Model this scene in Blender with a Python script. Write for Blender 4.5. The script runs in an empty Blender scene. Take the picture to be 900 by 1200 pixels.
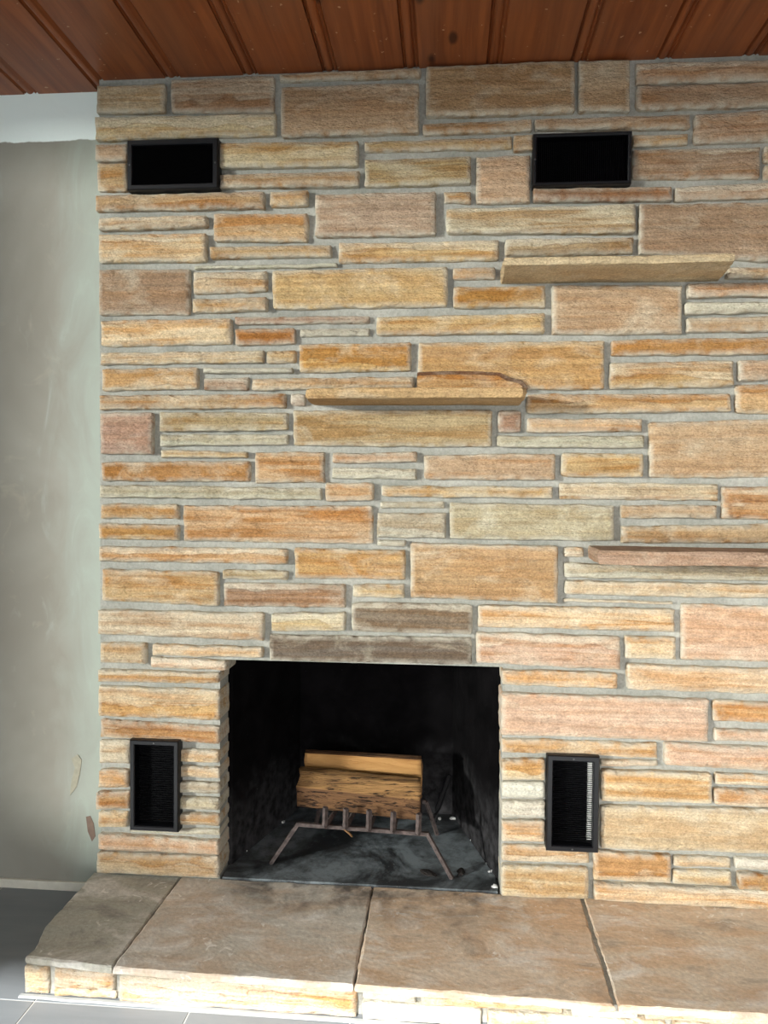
import bpy, bmesh, math, random
import numpy as np
from mathutils import Vector, Matrix, noise

random.seed(7)
scene = bpy.context.scene
C = scene.collection

# ------------------------------------------------------------------ camera
# world: x right along the stone wall, y into the wall (stone faces at y = 0), z up, floor z = 0
F_PX = 891.64
CAM = np.array([0.0, -2.38, 1.37])
YAW, PITCH, ROLL = -0.08379527, 0.0276914, 0.00832774
def cam_rot():
    cy, sy = math.cos(YAW), math.sin(YAW)
    cp, sp = math.cos(PITCH), math.sin(PITCH)
    cr, sr = math.cos(ROLL), math.sin(ROLL)
    Ry = np.array([[cy, 0, -sy], [0, 1, 0], [sy, 0, cy]])
    Rp = np.array([[1, 0, 0], [0, cp, -sp], [0, sp, cp]])
    Rr = np.array([[cr, -sr, 0], [sr, cr, 0], [0, 0, 1]])
    return Rr @ Rp @ Ry @ np.diag([1.0, -1.0, 1.0])
RC = cam_rot()
def b3(v): return Vector((v[0], v[2], v[1]))
right, down, fwd = b3(RC[0]), b3(RC[1]), b3(RC[2])
cam = bpy.data.cameras.new('camera')
cam.sensor_width = 36.0
cam.lens = F_PX / 1200.0 * 36.0
cam_ob = bpy.data.objects.new('camera', cam)
m = Matrix((right, -down, -fwd)).transposed().to_4x4()
m.translation = Vector(CAM)
cam_ob.matrix_world = m
C.objects.link(cam_ob)
scene.camera = cam_ob

def ray(px, py):
    v = RC.T @ np.array([(px - 450) / F_PX, (py - 600) / F_PX, 1.0])
    return np.array([v[0], v[2], v[1]])
def W(px, py, y=0.0):              # photo pixel -> point on the plane y
    v = ray(px, py); p = CAM + v * ((y - CAM[1]) / v[1]); return Vector(p)
def P(px, py, z):                  # photo pixel -> point on the level z
    v = ray(px, py); p = CAM + v * ((z - CAM[2]) / v[2]); return Vector(p)

# ------------------------------------------------------------------ light
scene.view_settings.view_transform = 'Standard'
scene.view_settings.look = 'None'
scene.view_settings.gamma = 1.0
scene.view_settings.use_curve_mapping = False
scene.view_settings.exposure = -0.6

world = bpy.data.worlds.new('sky'); scene.world = world
world.use_nodes = True
wn = world.node_tree
bg = wn.nodes['Background']
bg.inputs['Color'].default_value = (0.72, 0.86, 1.0, 1)
bg.inputs['Strength'].default_value = 1.0

def light(name, kind, loc, target, energy, color, sx=1.0, sy=1.0):
    l = bpy.data.lights.new(name, kind); l.energy = energy; l.color = color
    if kind == 'AREA':
        l.shape = 'RECTANGLE'; l.size = sx; l.size_y = sy
    o = bpy.data.objects.new(name, l); C.objects.link(o)
    o.location = loc
    o.rotation_euler = (Vector(target) - Vector(loc)).to_track_quat('-Z', 'Y').to_euler()
    return o
SUN_EL, SUN_AZ = math.radians(30), math.radians(14)
sd = Vector((math.sin(SUN_AZ) * math.cos(SUN_EL), math.cos(SUN_AZ) * math.cos(SUN_EL), -math.sin(SUN_EL)))
sun = light('sun', 'SUN', (0, -8, 5), Vector((0, -8, 5)) + sd, 19.0, (1.0, 0.985, 0.96))
sun.data.angle = math.radians(1.2)
# low glare from outside through the tall side window, its soft daylight, and the wide garden door
light('outdoor_glare', 'AREA', (-12.5, -10.2, 3.3), (1.1, 0, 0.7), 320, (0.98, 1.0, 0.95), 0.9, 0.9).data.spread = math.radians(44)
light('side_window_daylight', 'AREA', (-3.5, -2.9, 1.75), (-2.5, -2.6, 1.5), 50, (0.86, 0.98, 0.98), 1.6, 1.6)
light('garden_door_daylight', 'AREA', (0.9, -3.72, 0.95), (0.95, 0, 0.25), 46, (1.0, 0.985, 0.96), 2.6, 1.8).data.spread = math.radians(85)

# ------------------------------------------------------------------ helpers
def srgb(r, g, b):
    def c(u):
        u /= 255.0
        return u / 12.92 if u <= 0.04045 else ((u + 0.055) / 1.055) ** 2.4
    return (c(r), c(g), c(b), 1.0)

def link(name, me, mat=None, parent=None, loc=None):
    o = bpy.data.objects.new(name, me); C.objects.link(o)
    if mat is not None and me is not None and not me.materials: me.materials.append(mat)
    if loc is not None: o.location = loc
    if parent is not None:
        o.parent = parent
    return o
def tag(o, label, cat, group=None):
    o['label'] = label; o['category'] = cat
    if group: o['group'] = group
    return o
def struct(o, label=None):
    o['kind'] = 'structure'
    if label: o['label'] = label
    return o
def empty(name, loc=(0, 0, 0)):
    o = bpy.data.objects.new(name, None); C.objects.link(o); o.location = loc
    o.empty_display_size = 0.05
    return o
def smooth(me, on=True):
    me.polygons.foreach_set('use_smooth', [on] * len(me.polygons))
def from_bm(name, bm):
    me = bpy.data.meshes.new(name); bm.normal_update(); bm.to_mesh(me); bm.free(); return me
def add_box(bm, lo, hi, bevel=0.0):
    lo, hi = Vector(lo), Vector(hi)
    r = bmesh.ops.create_cube(bm, size=1.0)
    vs = r['verts']
    for v in vs:
        v.co = Vector((lo[i] + (v.co[i] + 0.5) * (hi[i] - lo[i]) for i in range(3)))
    if bevel > 0:
        es = list({e for v in vs for e in v.link_edges})
        bmesh.ops.bevel(bm, geom=es, offset=bevel, segments=2, affect='EDGES', profile=0.5)
def box_mesh(name, lo, hi, bevel=0.0):
    bm = bmesh.new(); add_box(bm, lo, hi, bevel); return from_bm(name, bm)
def add_tube(bm, pts, rx, ry=None, seg=4, rot=0.0, up=Vector((0, 0, 1))):
    ry = ry or rx
    rings = []
    pts = [Vector(p) for p in pts]
    for i, p in enumerate(pts):
        a = pts[max(i - 1, 0)]; b = pts[min(i + 1, len(pts) - 1)]
        t = (b - a).normalized()
        u = up if abs(t.dot(up)) < 0.95 else Vector((0, 1, 0))
        s = t.cross(u).normalized(); w = s.cross(t).normalized()
        rings.append([bm.verts.new(p + s * rx * math.cos(rot + 2 * math.pi * k / seg) + w * ry * math.sin(rot + 2 * math.pi * k / seg)) for k in range(seg)])
    for r0, r1 in zip(rings, rings[1:]):
        for k in range(seg):
            bm.faces.new((r0[k], r0[(k + 1) % seg], r1[(k + 1) % seg], r1[k]))
    bm.faces.new(rings[0]); bm.faces.new(list(reversed(rings[-1])))
    bmesh.ops.recalc_face_normals(bm, faces=bm.faces[:])
def fbm(p, o=3):
    return noise.fractal(p, 0.9, 2.0, o)

# ------------------------------------------------------------------ materials
class N:
    def __init__(self, name):
        self.m = bpy.data.materials.new(name); self.m.use_nodes = True
        self.t = self.m.node_tree; self.b = self.t.nodes['Principled BSDF']
    def n(self, kind, **kw):
        x = self.t.nodes.new(kind)
        for k, v in kw.items():
            if k in ('operation', 'blend_type', 'data_type', 'attribute_type', 'attribute_name', 'feature', 'noise_dimensions', 'wave_type', 'bands_direction', 'interpolation'):
                setattr(x, k, v)
        return x
    def l(self, a, b): self.t.links.new(a, b)
    def val(self, s, v):
        if hasattr(v, 'is_output'): self.l(v, s)
        else: s.default_value = v
    def coord(self, out='Object'):
        return self.n('ShaderNodeTexCoord').outputs[out]
    def vmath(self, op, a, b):
        x = self.n('ShaderNodeVectorMath', operation=op); self.val(x.inputs[0], a); self.val(x.inputs[1], b); return x.outputs[0]
    def math(self, op, a, b=0.0, clamp=False):
        x = self.n('ShaderNodeMath', operation=op); x.use_clamp = clamp
        self.val(x.inputs[0], a); self.val(x.inputs[1], b); return x.outputs[0]
    def noise(self, vec, scale, detail=3.0, rough=0.55, dist=0.0):
        x = self.n('ShaderNodeTexNoise'); self.val(x.inputs['Vector'], vec)
        x.inputs['Scale'].default_value = scale; x.inputs['Detail'].default_value = detail
        x.inputs['Roughness'].default_value = rough; x.inputs['Distortion'].default_value = dist
        return x.outputs['Fac']
    def ramp(self, f, stops):
        x = self.n('ShaderNodeValToRGB'); self.val(x.inputs[0], f)
        e = x.color_ramp.elements
        while len(e) < len(stops): e.new(0.5)
        for k, (p, c) in enumerate(stops):
            e[k].position = p
            e[k].color = c if hasattr(c, '__len__') else (c, c, c, 1)
        return x.outputs[0]
    def mix(self, f, a, b, mode='MIX'):
        x = self.n('ShaderNodeMix', data_type='RGBA', blend_type=mode)
        self.val(x.inputs[0], f); self.val(x.inputs[6], a); self.val(x.inputs[7], b); return x.outputs[2]
    def color(self, v): self.val(self.b.inputs['Base Color'], v)
    def rough(self, v): self.val(self.b.inputs['Roughness'], v)
    def bump(self, h, strength=0.3, dist=0.01, prev=None):
        x = self.n('ShaderNodeBump'); self.val(x.inputs['Height'], h)
        x.inputs['Strength'].default_value = strength; x.inputs['Distance'].default_value = dist
        if prev is not None: self.l(prev, x.inputs['Normal'])
        self.l(x.outputs[0], self.b.inputs['Normal']); return x.outputs[0]

def mat_stone(name='sandstone', beds=0.75):
    k = N(name)
    oi = k.n('ShaderNodeObjectInfo')
    co = k.coord(); gen = k.n('ShaderNodeSeparateXYZ'); k.l(k.coord('Generated'), gen.inputs[0])
    rnd = oi.outputs['Random']
    def frac(mul): return k.math('FRACT', k.math('MULTIPLY', rnd, mul))
    off = k.vmath('MULTIPLY', rnd, (37.0, 11.0, 53.0))
    p = k.vmath('ADD', co, off)
    base = oi.outputs['Color']; streak = oi.outputs['Alpha']
    bands = k.noise(k.vmath('MULTIPLY', p, (2.2, 4.0, 34.0)), 1.0, 4.0, 0.6, 0.5)
    blotch = k.noise(k.vmath('MULTIPLY', p, (6.0, 5.0, 13.0)), 1.0, 4.0, 0.6, 0.6)
    fine = k.noise(k.vmath('MULTIPLY', p, (150.0, 150.0, 210.0)), 1.0, 3.0, 0.65)
    mid = k.noise(k.vmath('MULTIPLY', p, (30.0, 30.0, 46.0)), 1.0, 4.0, 0.65)
    warm = k.mix(1.0, base, srgb(222, 184, 132), 'MULTIPLY')
    pale = k.mix(0.6, base, srgb(206, 198, 176))
    # a second bed of another colour in many of the blocks
    thr = k.math('MULTIPLY', frac(7.13), 1.7)
    bed = k.math('ADD', gen.outputs['Z'], k.math('MULTIPLY', k.math('SUBTRACT', k.noise(k.vmath('MULTIPLY', p, (5.0, 1.0, 9.0)), 1.0, 3.0, 0.55, 0.5), 0.5), 1.1))
    bedf = k.ramp(k.math('ADD', k.math('SUBTRACT', bed, thr), 0.5), [(0.48, 0.0), (0.53, beds)])
    alt = k.mix(k.math('GREATER_THAN', frac(23.7), 0.45), warm, pale)
    c = k.mix(k.math('MULTIPLY', bedf, k.ramp(streak, [(0.28, 0.2), (0.48, 1.0)])), base, alt)
    c = k.mix(k.math('MULTIPLY', k.ramp(bands, [(0.44, 0.0), (0.60, 1.15)]), streak, True), c, warm)
    c = k.mix(k.math('MULTIPLY', k.ramp(blotch, [(0.52, 0.0), (0.70, 1.0)]), 0.6), c, pale)
    # iron line along the edge of that bed
    ln = k.math('ABSOLUTE', k.math('SUBTRACT', bed, thr))
    ln = k.math('MULTIPLY', k.ramp(ln, [(0.0, 1.0), (0.045, 0.0)]), k.math('MULTIPLY', k.ramp(blotch, [(0.35, 0.0), (0.55, 1.0)]), k.math('MULTIPLY', streak, beds)))
    c = k.mix(ln, c, k.mix(1.0, base, srgb(150, 104, 74), 'MULTIPLY'))
    c = k.mix(1.0, c, k.ramp(mid, [(0.28, 0.82), (0.72, 1.14)]), 'MULTIPLY')
    c = k.mix(1.0, c, k.ramp(fine, [(0.28, 0.68), (0.72, 1.26)]), 'MULTIPLY')
    grain = k.noise(k.vmath('MULTIPLY', p, (2.5, 3.0, 110.0)), 1.0, 3.0, 0.6, 0.3)
    c = k.mix(1.0, c, k.ramp(grain, [(0.30, 0.80), (0.68, 1.12)]), 'MULTIPLY')
    # mortar smeared over the arrises
    at = k.n('ShaderNodeAttribute', attribute_type='GEOMETRY', attribute_name='edge')
    en = k.noise(k.vmath('MULTIPLY', p, (28.0, 28.0, 28.0)), 1.0, 3.0)
    ef = k.math('MULTIPLY', at.outputs['Fac'], k.ramp(en, [(0.30, 0.0), (0.56, 0.9)]))
    c = k.mix(ef, c, srgb(190, 184, 168))
    k.color(c); k.rough(0.9)
    k.b.inputs['Specular IOR Level'].default_value = 0.2
    h1 = k.noise(k.vmath('MULTIPLY', p, (55.0, 55.0, 120.0)), 1.0, 4.0, 0.62)
    h2 = k.noise(k.vmath('MULTIPLY', p, (14.0, 14.0, 28.0)), 1.0, 3.0, 0.55, 0.2)
    nrm = k.bump(h1, 0.8, 0.012)
    k.bump(h2, 0.5, 0.016, nrm)
    return k.m
M = {}
M['stone'] = mat_stone()
M['stone_shelf'] = mat_stone('sandstone slab', 0.0)

def mat_mortar():
    k = N('mortar'); co = k.coord()
    n1 = k.noise(co, 6.0, 4.0); n2 = k.noise(co, 130.0, 3.0)
    c = k.mix(k.ramp(n1, [(0.35, 0.0), (0.7, 1.0)]), srgb(136, 136, 128), srgb(164, 162, 153))
    c = k.mix(1.0, c, k.ramp(n2, [(0.3, 0.82), (0.7, 1.12)]), 'MULTIPLY')
    k.color(c); k.rough(0.95); k.bump(n2, 0.5, 0.004); return k.m
M['mortar'] = mat_mortar()

def mat_plaster():
    k = N('plaster'); co = k.coord()
    s = k.n('ShaderNodeSeparateXYZ'); k.l(co, s.inputs[0])
    n1 = k.noise(co, 1.6, 4.0, 0.6, 0.3); n2 = k.noise(co, 7.0, 4.0, 0.6, 1.0)
    n3 = k.noise(k.vmath('MULTIPLY', co, (9.0, 1.0, 3.0)), 1.0, 4.0, 0.6, 1.5)
    c = k.mix(k.ramp(n1, [(0.35, 0.0), (0.65, 1.0)]), srgb(126, 121, 110), srgb(142, 139, 129))
    c = k.mix(k.ramp(n2, [(0.62, 0.0), (0.78, 0.5)]), c, srgb(160, 154, 136))
    c = k.mix(k.ramp(n3, [(0.64, 0.0), (0.74, 0.35)]), c, srgb(152, 154, 145))
    # skim coat feathered along the stone edge
    ef = k.math('ADD', s.outputs['X'], k.math('MULTIPLY', k.math('SUBTRACT', n3, 0.5), 0.22))
    c = k.mix(k.ramp(k.math('ADD', ef, 1.40), [(0.06, 0.0), (0.24, 0.7)]), c, srgb(156, 166, 156))
    # painted white strip left under the ceiling, torn lower edge
    zt = k.math('ADD', s.outputs['Z'], k.math('MULTIPLY', k.math('SUBTRACT', k.noise(co, 14.0, 3.0), 0.5), 0.022))
    wf = k.ramp(k.math('SUBTRACT', zt, ZPAINT), [(0.0, 0.0), (0.004, 1.0)])
    c = k.mix(wf, c, srgb(234, 244, 240))
    k.color(c); k.rough(0.75)
    h = k.noise(co, 22.0, 4.0, 0.6, 0.4)
    nb = k.bump(h, 0.25, 0.004)
    k.bump(wf, 0.6, 0.004, nb); return k.m
ZPAINT = W(55, 166, 0.085).z
M['plaster'] = mat_plaster()

def mat_plain(name, col, rough=0.6, metal=0.0, spec=0.5, var=0.15, scale=30.0, bump=0.0):
    k = N(name); co = k.coord(); n1 = k.noise(co, scale, 4.0)
    c = k.mix(1.0, col, k.ramp(n1, [(0.3, 1.0 - var), (0.7, 1.0 + var)]), 'MULTIPLY')
    k.color(c); k.rough(rough); k.b.inputs['Metallic'].default_value = metal
    k.b.inputs['Specular IOR Level'].default_value = spec
    if bump: k.bump(n1, bump, 0.004)
    return k.m
M['room_wall'] = mat_plain('painted wall', srgb(196, 190, 178), 0.8, var=0.05, scale=4)
M['white_trim'] = mat_plain('white trim', srgb(205, 200, 186), 0.5, var=0.08)
M['vent_black'] = mat_plain('black enamelled steel', (0.003, 0.0035, 0.005, 1), 0.42, 0.0, 0.35, 0.3, 60)
M['vent_dark'] = mat_plain('dark louver steel', (0.012, 0.012, 0.013, 1), 0.5, 0.0, 0.4, 0.3, 60)
M['void_black'] = mat_plain('dusty black duct', (0.0025, 0.0025, 0.003, 1), 0.9, 0.0, 0.1, 0.5, 60)
M['lit_galvanised'] = mat_plain('galvanised duct', srgb(190, 190, 186), 0.5, 0.3, 0.5, 0.1, 40)  # pale tone carries the light falling inside the duct
M['screw'] = mat_plain('screw head', (0.10, 0.10, 0.10, 1), 0.4, 0.7)
M['iron'] = mat_plain('rusty wrought iron', srgb(80, 70, 67), 0.7, 0.3, 0.4, 0.5, 70, 0.4)
M['black_iron'] = mat_plain('sooty iron', srgb(20, 19, 20), 0.65, 0.2, 0.4, 0.4, 70, 0.3)
M['ash'] = mat_plain('pale ash flake', srgb(190, 190, 188), 0.9, 0.0, 0.2, 0.3, 120, 0.4)
M['char'] = mat_plain('charred bark', srgb(38, 34, 32), 0.9, 0.0, 0.2, 0.5, 120, 0.4)
M['bark_chip'] = mat_plain('bark chip', srgb(122, 92, 62), 0.85, 0.0, 0.2, 0.3, 120, 0.4)
M['caulk'] = mat_plain('pale caulk', srgb(150, 154, 154), 0.6, 0.0, 0.4, 0.1, 40, 0.3)

def mat_soot():
    k = N('sooty firebox'); co = k.coord()
    n1 = k.noise(co, 9.0, 4.0, 0.6, 0.5); n2 = k.noise(co, 140.0, 2.0)
    c = k.mix(k.ramp(n1, [(0.35, 0.0), (0.72, 1.0)]), (0.0012, 0.0011, 0.0012, 1), (0.0045, 0.004, 0.0043, 1))
    c = k.mix(k.ramp(n2, [(0.74, 0.0), (0.80, 0.6)]), c, (0.09, 0.085, 0.085, 1))
    s = k.n('ShaderNodeSeparateXYZ'); k.l(co, s.inputs[0])
    c = k.mix(k.math('MULTIPLY', k.ramp(k.math('ADD', s.outputs['Z'], k.math('MULTIPLY', n1, 0.25)), [(0.30, 0.7), (0.52, 0.0)]), k.ramp(k.noise(co, 30.0, 4.0), [(0.35, 0.2), (0.65, 1.0)])), c, (0.055, 0.053, 0.055, 1))
    k.color(c); k.rough(0.9); k.b.inputs['Specular IOR Level'].default_value = 0.04
    k.bump(n1, 0.3, 0.01); return k.m
M['soot'] = mat_soot()

def mat_fire_floor():
    k = N('sooty slate floor'); co = k.coord()
    n1 = k.noise(co, 5.0, 5.0, 0.65, 0.6); n2 = k.noise(co, 16.0, 8.0, 0.75); n3 = k.noise(co, 150.0, 2.0)
    c = k.mix(k.ramp(n1, [(0.42, 0.0), (0.58, 1.0)]), srgb(46, 49, 51), srgb(122, 130, 133))
    c = k.mix(k.ramp(n2, [(0.45, 0.0), (0.68, 0.9)]), c, srgb(40, 39, 38))
    c = k.mix(k.ramp(n3, [(0.70, 0.0), (0.78, 0.8)]), c, srgb(150, 152, 150))
    k.color(c); k.rough(k.ramp(n1, [(0.3, 0.6), (0.7, 0.38)])); k.bump(n2, 0.3, 0.004); return k.m
M['fire_floor'] = mat_fire_floor()

def mat_slab():
    k = N('flagstone'); oi = k.n('ShaderNodeObjectInfo'); co = k.coord()
    p = k.vmath('ADD', co, k.vmath('MULTIPLY', oi.outputs['Random'], (31.0, 17.0, 5.0)))
    base = oi.outputs['Color']; rust = oi.outputs['Alpha']
    n1 = k.noise(k.vmath('MULTIPLY', p, (3.0, 7.0, 3.0)), 1.0, 6.0, 0.68, 1.0)
    n2 = k.noise(k.vmath('MULTIPLY', p, (5.0, 9.0, 5.0)), 1.0, 5.0, 0.65, 0.5)
    n3 = k.noise(p, 90.0, 3.0, 0.6); n4 = k.noise(p, 22.0, 4.0, 0.6, 1.5)
    c = k.mix(k.math('MULTIPLY', k.ramp(n1, [(0.42, 0.0), (0.58, 1.0)]), rust), base, srgb(194, 156, 118))
    c = k.mix(k.ramp(n2, [(0.52, 0.0), (0.66, 0.7)]), c, srgb(224, 220, 212))
    c = k.mix(k.ramp(n2, [(0.30, 0.6), (0.45, 0.0)]), c, srgb(112, 106, 100))
    c = k.mix(k.ramp(n4, [(0.64, 0.0), (0.69, 0.6)]), c, srgb(240, 236, 228))
    c = k.mix(1.0, c, k.ramp(n3, [(0.3, 0.85), (0.7, 1.12)]), 'MULTIPLY')
    # soot tracked out of the firebox
    s = k.n('ShaderNodeSeparateXYZ'); k.l(k.n('ShaderNodeNewGeometry').outputs['Position'], s.inputs[0])
    sy = k.ramp(k.math('ADD', s.outputs['Y'], 0.30), [(0.08, 0.0), (0.30, 1.0)])
    sx = k.ramp(k.math('ABSOLUTE', k.math('ADD', s.outputs['X'], 0.25)), [(0.30, 1.0), (0.62, 0.0)])
    sf = k.math('MULTIPLY', k.math('MULTIPLY', sx, sy), k.ramp(k.noise(s.inputs[0].links[0].from_socket, 9.0, 4.0, 0.65), [(0.42, 0.0), (0.62, 0.85)]))
    c = k.mix(sf, c, srgb(62, 58, 55))
    k.color(c); k.rough(0.72); k.b.inputs['Specular IOR Level'].default_value = 0.35
    nb = k.bump(n3, 0.25, 0.003); k.bump(n2, 0.3, 0.012, nb); return k.m
M['slab'] = mat_slab()

def mat_tile():
    k = N('grey floor tile'); oi = k.n('ShaderNodeObjectInfo'); co = k.coord()
    p = k.vmath('ADD', co, k.vmath('MULTIPLY', oi.outputs['Random'], (31.0, 17.0, 5.0)))
    n1 = k.noise(k.vmath('MULTIPLY', p, (3.0, 18.0, 3.0)), 1.0, 4.0, 0.6, 0.4)
    c = k.mix(n1, srgb(104, 109, 113), srgb(130, 135, 138))
    k.color(c); k.rough(0.45); k.bump(n1, 0.1, 0.003); return k.m
M['tile'] = mat_tile()
M['grout'] = mat_plain('grout', srgb(200, 200, 195), 0.9, var=0.1)

def mat_ceiling():
    k = N('varnished pine'); oi = k.n('ShaderNodeObjectInfo'); co = k.coord()
    p = k.vmath('ADD', co, k.vmath('MULTIPLY', oi.outputs['Random'], (3.0, 41.0, 5.0)))
    n1 = k.noise(k.vmath('MULTIPLY', p, (34.0, 1.6, 20.0)), 1.0, 4.0, 0.6, 0.8)
    n2 = k.noise(k.vmath('MULTIPLY', p, (5.0, 1.6, 5.0)), 1.0, 3.0)
    c = k.mix(k.ramp(n1, [(0.3, 0.0), (0.7, 1.0)]), srgb(112, 56, 27), srgb(152, 84, 43))
    c = k.mix(k.ramp(n2, [(0.45, 0.0), (0.7, 0.6)]), c, srgb(122, 76, 50))
    v = k.n('ShaderNodeTexVoronoi'); k.l(k.vmath('MULTIPLY', p, (5.5, 2.4, 0.0)), v.inputs['Vector']); v.inputs['Scale'].default_value = 1.0
    c = k.mix(k.ramp(v.outputs['Distance'], [(0.05, 0.85), (0.095, 0.0)]), c, srgb(54, 24, 14))
    n3 = k.noise(p, 45.0, 3.0, 0.5)
    c = k.mix(k.ramp(n3, [(0.70, 0.0), (0.73, 0.8)]), c, srgb(196, 158, 122))
    k.color(c); k.rough(0.42); k.b.inputs['Specular IOR Level'].default_value = 0.45
    k.bump(n1, 0.08, 0.004); return k.m
M['ceiling'] = mat_ceiling()

def mat_log(name, a, b, dark, crack):
    k = N(name); co = k.coord()
    n1 = k.noise(k.vmath('MULTIPLY', co, (12.0, 130.0, 130.0)), 1.0, 5.0, 0.65, 0.6)
    n2 = k.noise(k.vmath('MULTIPLY', co, (4.0, 25.0, 25.0)), 1.0, 4.0, 0.6, 0.8)
    c = k.mix(k.ramp(n2, [(0.3, 0.0), (0.7, 1.0)]), a, b)
    c = k.mix(k.ramp(n1, [(crack, 1.0), (crack + 0.10, 0.0)]), c, dark)
    k.color(c); k.rough(0.85); k.b.inputs['Specular IOR Level'].default_value = 0.2
    k.bump(n1, 0.8, 0.012); return k.m
M['bark'] = mat_log('rough bark', srgb(112, 84, 54), srgb(178, 136, 86), srgb(40, 29, 20), 0.38)
M['bark_low'] = mat_log('dark bark', srgb(84, 60, 42), srgb(120, 88, 58), srgb(30, 21, 15), 0.40)
M['split_wood'] = mat_log('split wood', srgb(158, 114, 66), srgb(186, 142, 88), srgb(96, 64, 36), 0.28)
M['end_grain'] = mat_log('end grain', srgb(120, 88, 56), srgb(150, 112, 74), srgb(60, 42, 28), 0.34)

# ------------------------------------------------------------------ levels
HEARTH_Z = 0.10
CEIL_Z = 2.682
PLASTER_Y = 0.085
MORTAR_Y = 0.020
LEG_Y = 0.11
XL, XR = -3.6, 3.0            # room sides
YF = -3.8                     # wall behind the camera
STONE_L, STONE_R = W(114, 560).x, 1.72
OPEN_L = W(257, 900).x; OPEN_R = W(587, 900).x; OPEN_T = W(427, 780).z

# ------------------------------------------------------------------ floor
fl = struct(link('floor', box_mesh('floor', (XL, YF - 0.1, -0.06), (XR, 0.8, -0.0022)), M['grout']), 'grey tiled floor with pale grout lines')
tw, td, gx0, gy0 = 0.424, 0.61, -1.086, -0.47
tile_me = None
ix0 = math.floor((XL - gx0) / tw); ix1 = math.ceil((XR - gx0) / tw)
iy0 = math.floor((YF - gy0) / td); iy1 = 1
tile_me = box_mesh('tile', (-tw / 2 + 0.002, -td / 2 + 0.002, -0.0021), (tw / 2 - 0.002, td / 2 - 0.002, 0.0), 0.0008)
for iy in range(iy0, iy1):
    for ix in range(ix0, ix1):
        cx, cy = gx0 + (ix + 0.5) * tw, gy0 + (iy + 0.5) * td
        if cx - tw / 2 < XL - 0.2 or cx + tw / 2 > XR + 0.2 or cy - td / 2 < YF - 0.1: continue
        link('tile', tile_me, M['tile'], fl, (cx, cy, 0.0))

# ------------------------------------------------------------------ ceiling boards
ce = struct(link('ceiling', box_mesh('ceiling', (XL, YF - 0.1, CEIL_Z + 0.02), (XR, 0.3, CEIL_Z + 0.08)), M['ceiling']), 'varnished brown pine board ceiling with beaded joints')
BW = 0.2541
prof = [(0.0, 0.016), (0.0, 0.0085), (0.004, 0.0015), (0.007, 0.008), (0.011, 0.003), (0.017, 0.0005), (0.023, 0.0005), (0.029, 0.003), (0.034, 0.009), (0.039, 0.0012), (0.0445, 0.007), (0.050, 0.0), (BW, 0.0), (BW, 0.016)]
vs, fs = [], []
ya, yb = YF - 0.05, 0.25
for y in (ya, yb):
    for (x, z) in prof: vs.append((x, y, z))
n_ = len(prof)
for i in range(n_): fs.append((i, (i + 1) % n_, n_ + (i + 1) % n_, n_ + i))
fs.append(tuple(range(n_))); fs.append(tuple(range(2 * n_ - 1, n_ - 1, -1)))
board_me = bpy.data.meshes.new('board'); board_me.from_pydata(vs, [], fs)
bmx = bmesh.new(); bmx.from_mesh(board_me); bmesh.ops.recalc_face_normals(bmx, faces=bmx.faces[:]); bmx.to_mesh(board_me); bmx.free()
x = -1.144 - 0.024 - 10 * BW
while x < XR:
    if x > XL - 0.1: link('board', board_me, M['ceiling'], ce, (x, 0, CEIL_Z))
    x += BW

# ------------------------------------------------------------------ room shell
def wall(name, lo, hi, mat, label):
    return struct(link(name, box_mesh(name, lo, hi), mat), label)
wl = wall('wall_left_plaster', (XL, PLASTER_Y, 0), (STONE_L + 0.03, PLASTER_Y + 0.08, CEIL_Z + 0.02), M['plaster'], 'patched grey plaster wall with white painted strip under ceiling')
wall('wall_right_plaster', (STONE_R - 0.02, PLASTER_Y, 0), (XR, PLASTER_Y + 0.08, CEIL_Z + 0.02), M['plaster'], 'patched grey plaster wall past the end of the stonework')
def wall_with_hole(name, axis, pos, a0, a1, h0, h1, z0, z1, label):
    bm = bmesh.new()
    def bx(u0, u1, za, zb):
        if u1 - u0 < 1e-4 or zb - za < 1e-4: return
        if axis == 'x': add_box(bm, (pos[0], u0, za), (pos[1], u1, zb))
        else: add_box(bm, (u0, pos[0], za), (u1, pos[1], zb))
    bx(a0, h0, 0, CEIL_Z + 0.02); bx(h1, a1, 0, CEIL_Z + 0.02); bx(h0, h1, 0, z0); bx(h0, h1, z1, CEIL_Z + 0.02)
    return struct(link(name, from_bm(name, bm), M['room_wall']), label)
wall_with_hole('wall_side_window', 'x', (XL - 0.1, XL), YF - 0.1, 0.2, -3.75, -1.9, 0.85, 2.66, 'painted side wall with a window opening')
wall_with_hole('wall_garden_door', 'y', (YF - 0.1, YF), XL, XR, -2.15, 2.2, 0.0, 2.10, 'painted wall with a wide garden door opening')
wall('wall_right_side', (XR, YF - 0.1, 0), (XR + 0.1, 0.2, CEIL_Z + 0.02), M['room_wall'], 'painted side wall')
bb = struct(link('baseboard_left', box_mesh('baseboard_left', (XL, PLASTER_Y - 0.012, 0.0), (-1.16, PLASTER_Y, 0.030), 0.002), M['white_trim']), 'thin white strip at the foot of the plaster wall')

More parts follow.
